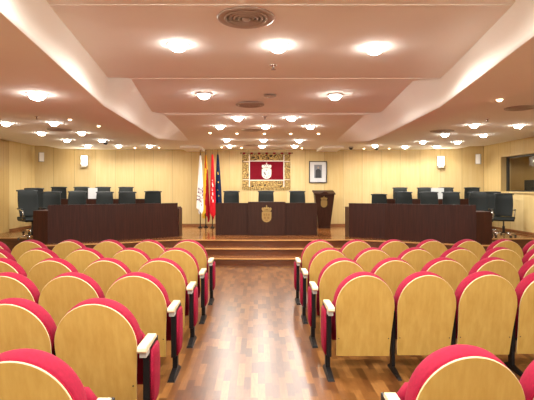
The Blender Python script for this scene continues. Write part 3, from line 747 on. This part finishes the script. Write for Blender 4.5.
# ------------------------------------------------------------------ tapestry, portrait, flags
def tapestry():
    Y = YB-.03; k = Y/F
    X = lambda x: (x-CX)*k
    Z = lambda y: EYE-(y-CY)*k
    root = empty('tapestry', (0, 0, 0), 0, 'red and gold heraldic tapestry hanging from a rod on the back wall', 'tapestry')
    obj('border', B(X(242.2), X(290.4), Y, Y+.012, Z(188.2), Z(154.2)), 'tapgold', root)
    bm = bmesh.new()
    for i in range(26):      # fringe
        x = X(242.2)+(X(290.4)-X(242.2))*(i+.5)/26; box(bm, x-.022, x+.022, Y+.002, Y+.01, Z(190.2)+.01*(i % 2), Z(188.2))
    obj('fringe', bm, 'tapgold', root)['kind'] = 'stuff'
    f = obj('centre_field', B(X(249.8), X(283.6), Y-.006, Y-.001, Z(180), Z(161.2)), 'tapred', root)
    bm = bmesh.new()
    def line(x0, y0, x1, y1, w_=.9):
        box(bm, X(min(x0, x1)-w_/2), X(max(x0, x1)+w_/2), Y-.010, Y-.0065, Z(max(y0, y1)+w_/2), Z(min(y0, y1)-w_/2))
    for x in (249.4, 283.9): line(x, 155.2, x, 186.5)
    for y in (161.0, 180.2): line(249.4, y, 283.9, y)
    for y in (161.6, 179.6): line(243.6, y, 248.8, y, .5); line(284.6, y, 289.6, y, .5)
    obj('braid', bm, 'tapwhite', root)
    for x, y, w_, h in ((246.2, 162.3, 5, .9), (246.2, 178.6, 5, .9), (287.2, 162.3, 5, .9), (287.2, 178.6, 5, .9), (251.0, 158, 1.2, 4), (282.4, 158, 1.2, 4), (251.0, 183.4, 1.2, 4), (282.4, 183.4, 1.2, 4), (266.6, 159.2, 2.2, 1.6), (266.6, 182.7, 2, 1.4), (246.2, 170.5, 1.6, 2.4), (287.2, 170.5, 1.6, 2.4)):
        obj('dark_motif', B(X(x-w_/2), X(x+w_/2), Y-.005, Y-.0008, Z(y+h/2), Z(y-h/2)), 'golddark', root)
    bm = bmesh.new(); crest(bm, X(266.6), Z(170.7), X(271.4)-X(262.0), Z(162.6)-Z(179.0), Y-.012, .005)
    cr = obj('crest', bm, 'tapwhite', f)
    bm = bmesh.new()
    for x, y, w_, h in ((266.5, 170.3, 1.1, 1.0), (264.8, 173.4, 1.4, 2.2), (265.5, 174.6, 1.0, 1.4), (268.6, 173.0, 1.6, .6), (263.8, 172.4, 1.2, .6), (264.6, 165.3, .6, 1.4), (266.6, 165.3, .6, 1.6), (268.6, 165.3, .6, 1.4)):
        box(bm, X(x-w_/2), X(x+w_/2), Y-.015, Y-.0125, Z(y+h/2), Z(y-h/2))
    for x, y in ((264.2, 176.3), (266.6, 177.2), (269.0, 176.0)): box(bm, X(x-.5), X(x+.5), Y-.015, Y-.0125, Z(y+.5), Z(y-.5))
    obj('crest_figure', bm, 'ink', cr)
    bm = bmesh.new(); tube(bm, [(X(241), Y, Z(153.1)), (X(292), Y, Z(153.1))], .011); rd = obj('rod', bm, 'golddark', root)
    for i in range(7):
        x = 244+45.5*i/6; bm = bmesh.new(); box(bm, X(x-1.3), X(x+1.3), Y-.02, Y+.016, Z(154.1), Z(152.5)); obj('loop', bm, 'piping', rd, bevel=.004)
    for x in (241, 292):
        bm = bmesh.new(); lathe(bm, [(.002, -.03), (.02, -.015), (.024, 0), (.02, .015), (.002, .03)], 12, (X(x), Y, Z(153.1)), 'x'); obj('finial', bm, 'golddark', rd)
tapestry()
def portrait():
    Y = YB-.03; k = Y/F; X = lambda x: (x-CX)*k; Z = lambda y: EYE-(y-CY)*k
    root = empty('framed_portrait', (X(318), Y, Z(172)), 0, 'black framed portrait of a dark-suited person with wide white mat', 'picture')
    def P(n, bm, m, par=root): bmesh.ops.translate(bm, verts=bm.verts, vec=(-X(318), -Y, -Z(172))); return obj(n, bm, m, par)
    bm = bmesh.new(); a, b, c, d = X(309.1), X(326.9), Z(182.8), Z(161.2); t = .024
    box(bm, a, b, Y-.02, Y+.02, c, c+t); box(bm, a, b, Y-.02, Y+.02, d-t, d); box(bm, a, a+t, Y-.02, Y+.02, c+t, d-t); box(bm, b-t, b, Y-.02, Y+.02, c+t, d-t)
    P('frame', bm, 'blackp')
    P('mat_board', B(a+t, b-t, Y, Y+.01, c+t, d-t), 'paper')
    ph = P('photograph', B(X(314.2), X(321.9), Y-.006, Y-.0015, Z(178), Z(164.8)), 'mid')
    bm = bmesh.new(); cx = X(318.2)
    poly_xz(bm, [(cx-.085, Z(178)+.002), (cx+.085, Z(178)+.002), (cx+.08, Z(170.5)), (cx+.03, Z(169)), (cx-.03, Z(169)), (cx-.08, Z(170.5))], Y-.009, Y-.0065); P('suit', bm, 'portrait', ph)
    bm = bmesh.new(); poly_xz(bm, [(cx+.024*math.cos(i*PI/6), Z(167.6)+.034*math.sin(i*PI/6)) for i in range(12)], Y-.010, Y-.0065); P('head', bm, 'skin', ph)
portrait()

def flag(x, Y, zt, zb, wt, wb, mats, fn, lab, seed, lean=0):
    k = Y/F; cx = ax(x, Y); rnd = random.Random(seed)
    root = empty('flag', (cx, Y, DZ), 0, lab, 'flag', 'flags on poles beside the central desk')
    top = EYE-(152.5-CY)*k-DZ
    bm = bmesh.new(); tube(bm, [(0, 0, .03), (0, 0, top)], .013, 10); po = obj('pole', bm, 'walnut', root)
    bm = bmesh.new(); lathe(bm, [(.002, top), (.016, top+.005), (.01, top+.03), (.018, top+.05), (.001, top+.10)], 10); obj('finial', bm, 'gold', po)
    bm = bmesh.new(); lathe(bm, [(.07, 0), (.07, .015), (.04, .03), (.02, .05), (.018, .09), (.013, .095)], 20); obj('base', bm, 'black', root)
    bm = bmesh.new(); NU, NV = 40, 44; g = []
    z1, z0 = EYE-(zt-CY)*k-DZ, EYE-(zb-CY)*k-DZ; ph = rnd.random()*6
    for j in range(NV+1):
        t = j/NV; row = []
        hw = (wt+(wb-wt)*min(1, t**.8))*k/2; zz = z1+(z0-z1)*t
        for i in range(NU+1):
            u = 2*PI*i/NU
            r = 1+.22*math.sin(5*u+ph+2*t)*min(1, t*2.5)+.10*math.sin(9*u+ph*2)
            row.append(bm.verts.new((hw*r*math.cos(u)+lean*k*t, hw*.8*r*math.sin(u)-.0, zz + (.10*math.sin(u*2+ph)+.05*math.sin(3*u))*t)))
        g.append(row)
    for j in range(NV):
        for i in range(NU):
            f = bm.faces.new((g[j][i], g[j][i+1], g[j+1][i+1], g[j+1][i])); f.smooth = True
            f.material_index = fn(math.cos(2*PI*(i+.5)/NU), (j+.5)/NV, math.sin(2*PI*(i+.5)/NU))
    obj('cloth', bm, None, root, mats=mats)
def f_white(c, t, s):
    if s < 0 and .60 < t < .86 and math.sin(c*7+t*40)*math.cos(t*55-c*5) > .15: return 1
    return 0
def f_spain(c, t, s):
    q = c + (t-.5)*1.3
    if t < .22: return 1 if abs(c) < .5 else 0
    if t > .86 and c < 0: return 0
    return 0 if q < .12 else 1
def f_madrid(c, t, s):
    if s < 0:
        for cc, tt in ((0, .42), (.2, .50), (-.3, .56), (.1, .64), (-.35, .70), (.2, .76), (-.1, .47), (.0, .58)):
            if abs(c-cc) < .22 and abs(t-tt) < .022: return 1
    return 0
def f_eu(c, t, s):
    if s < 0:
        for cc, tt in ((.05, .30), (.2, .47), (-.2, .60), (.1, .33), (.35, .70)):
            if abs(c-cc) < .16 and abs(t-tt) < .012: return 1
    return 0
flag(200.3, 13.50, 155.5, 210, 1.6, 5.8, ['fl_white', 'fl_purple'], f_white, 'white flag with dark crest marks, leftmost of the four flags', 1, -.3)
flag(205.8, 13.62, 155.0, 217, 1.6, 6.6, ['fl_yellow', 'fl_dred'], f_spain, 'red and yellow flag, second of the four flags', 2, .2)
flag(212.3, 13.50, 154.5, 214.5, 1.6, 5.4, ['fl_red', 'fl_white'], f_madrid, 'red flag with white stars, third of the four flags', 3, .6)
flag(217.8, 13.62, 154.5, 212, 1.6, 6.4, ['fl_blue', 'fl_yellow'], f_eu, 'dark blue flag with yellow stars, nearest the central desk', 4, .6)

# ------------------------------------------------------------------ wall fittings
def sconce(x, y0, y1, Y, rz, lab):
    k = Y/F; root = empty('wall_sconce', (ax(x, Y), Y, EYE-((y0+y1)/2-CY)*k), rz, lab, 'wall lamp', 'wall sconces')
    h = (y1-y0)*k
    obj('back_plate', B(-.09, .09, .0, .015, -h/2, h/2), 'grey', root)
    obj('lamp_shade', B(-.085, .085, -.10, -.002, -h/2+.07, h/2), 'sconce', root, bevel=.008)
    obj('bracket', B(-.08, .08, -.09, -.002, -h/2, -h/2+.066), 'grey', root, bevel=.004)
    ld = bpy.data.lights.new('lamp_light', 'POINT'); ld.energy = P_SCONCE; ld.color = (1, .88, .68); ld.shadow_soft_size = .06
    o = bpy.data.objects.new('lamp_light', ld); COL.objects.link(o); o.parent = root; o.location = (0, -.17, .02)
def wallY(X):
    a = abs(X)-BX; return YB if a < 0 else YB-.45*a/(XW-BX)
sconce(84.6, 156, 167, 13.93, .2, 'bright white box wall lamp on the left of the back wall')
sconce(440.6, 156.5, 168, 13.92, -.2, 'bright white box wall lamp on the right of the back wall')
def speaker(x, y0, y1, Y, rz, lab, X=None):
    k = Y/F; root = empty('wall_speaker', (ax(x, Y), Y, EYE-((y0+y1)/2-CY)*k), rz, lab, 'speaker', 'small wall speakers')
    h = (y1-y0)*k
    obj('cabinet', B(-.07, .07, -.07, .06, -h/2, h/2), 'grey', root, bevel=.01)
    obj('grille', B(-.06, .06, -.078, -.0705, -h/2+.012, h/2-.012), 'white', root, bevel=.002)
    obj('bracket', B(-.015, .015, .061, .15, -.02, .02), 'grey', root)
speaker(41.3, 152.4, 161.8, 13.5, .55, 'small white speaker in the left corner of the room')
speaker(478.4, 154, 164.2, 13.45, -.55, 'small white speaker in the right corner of the room')
# monitor in the booth
root = empty('booth_monitor', (7.45, 12.5, .48), -.5, 'black monitor seen through the booth window at right edge', 'monitor')
obj('booth_table_post', B(-.03, .03, -.03, .03, 0, 1.06), 'blackp', root); obj('screen', B(-.25, .25, -.02, .02, 1.07, 1.36), 'blackp', root, bevel=.005)

bl = empty('booth_fill_lamp', (7.8, 11.2, 2.69), 0, 'unseen small lamp added to brighten the control booth', 'ceiling light')  # unseen lamp, added so the booth interior comes out lighter
bm = bmesh.new(); lathe(bm, [(.10, 0), (.10, -.02), (.08, -.03), (.001, -.035)], 18); obj('lens', bm, 'lens_small', bl)
ld = bpy.data.lights.new('lamp_light', 'SPOT'); ld.energy = 60; ld.spot_size = 2.9; ld.color = (1, .93, .8); ld.shadow_soft_size = .08
o = bpy.data.objects.new('lamp_light', ld); COL.objects.link(o); o.parent = bl; o.location = (0, 0, -.05)
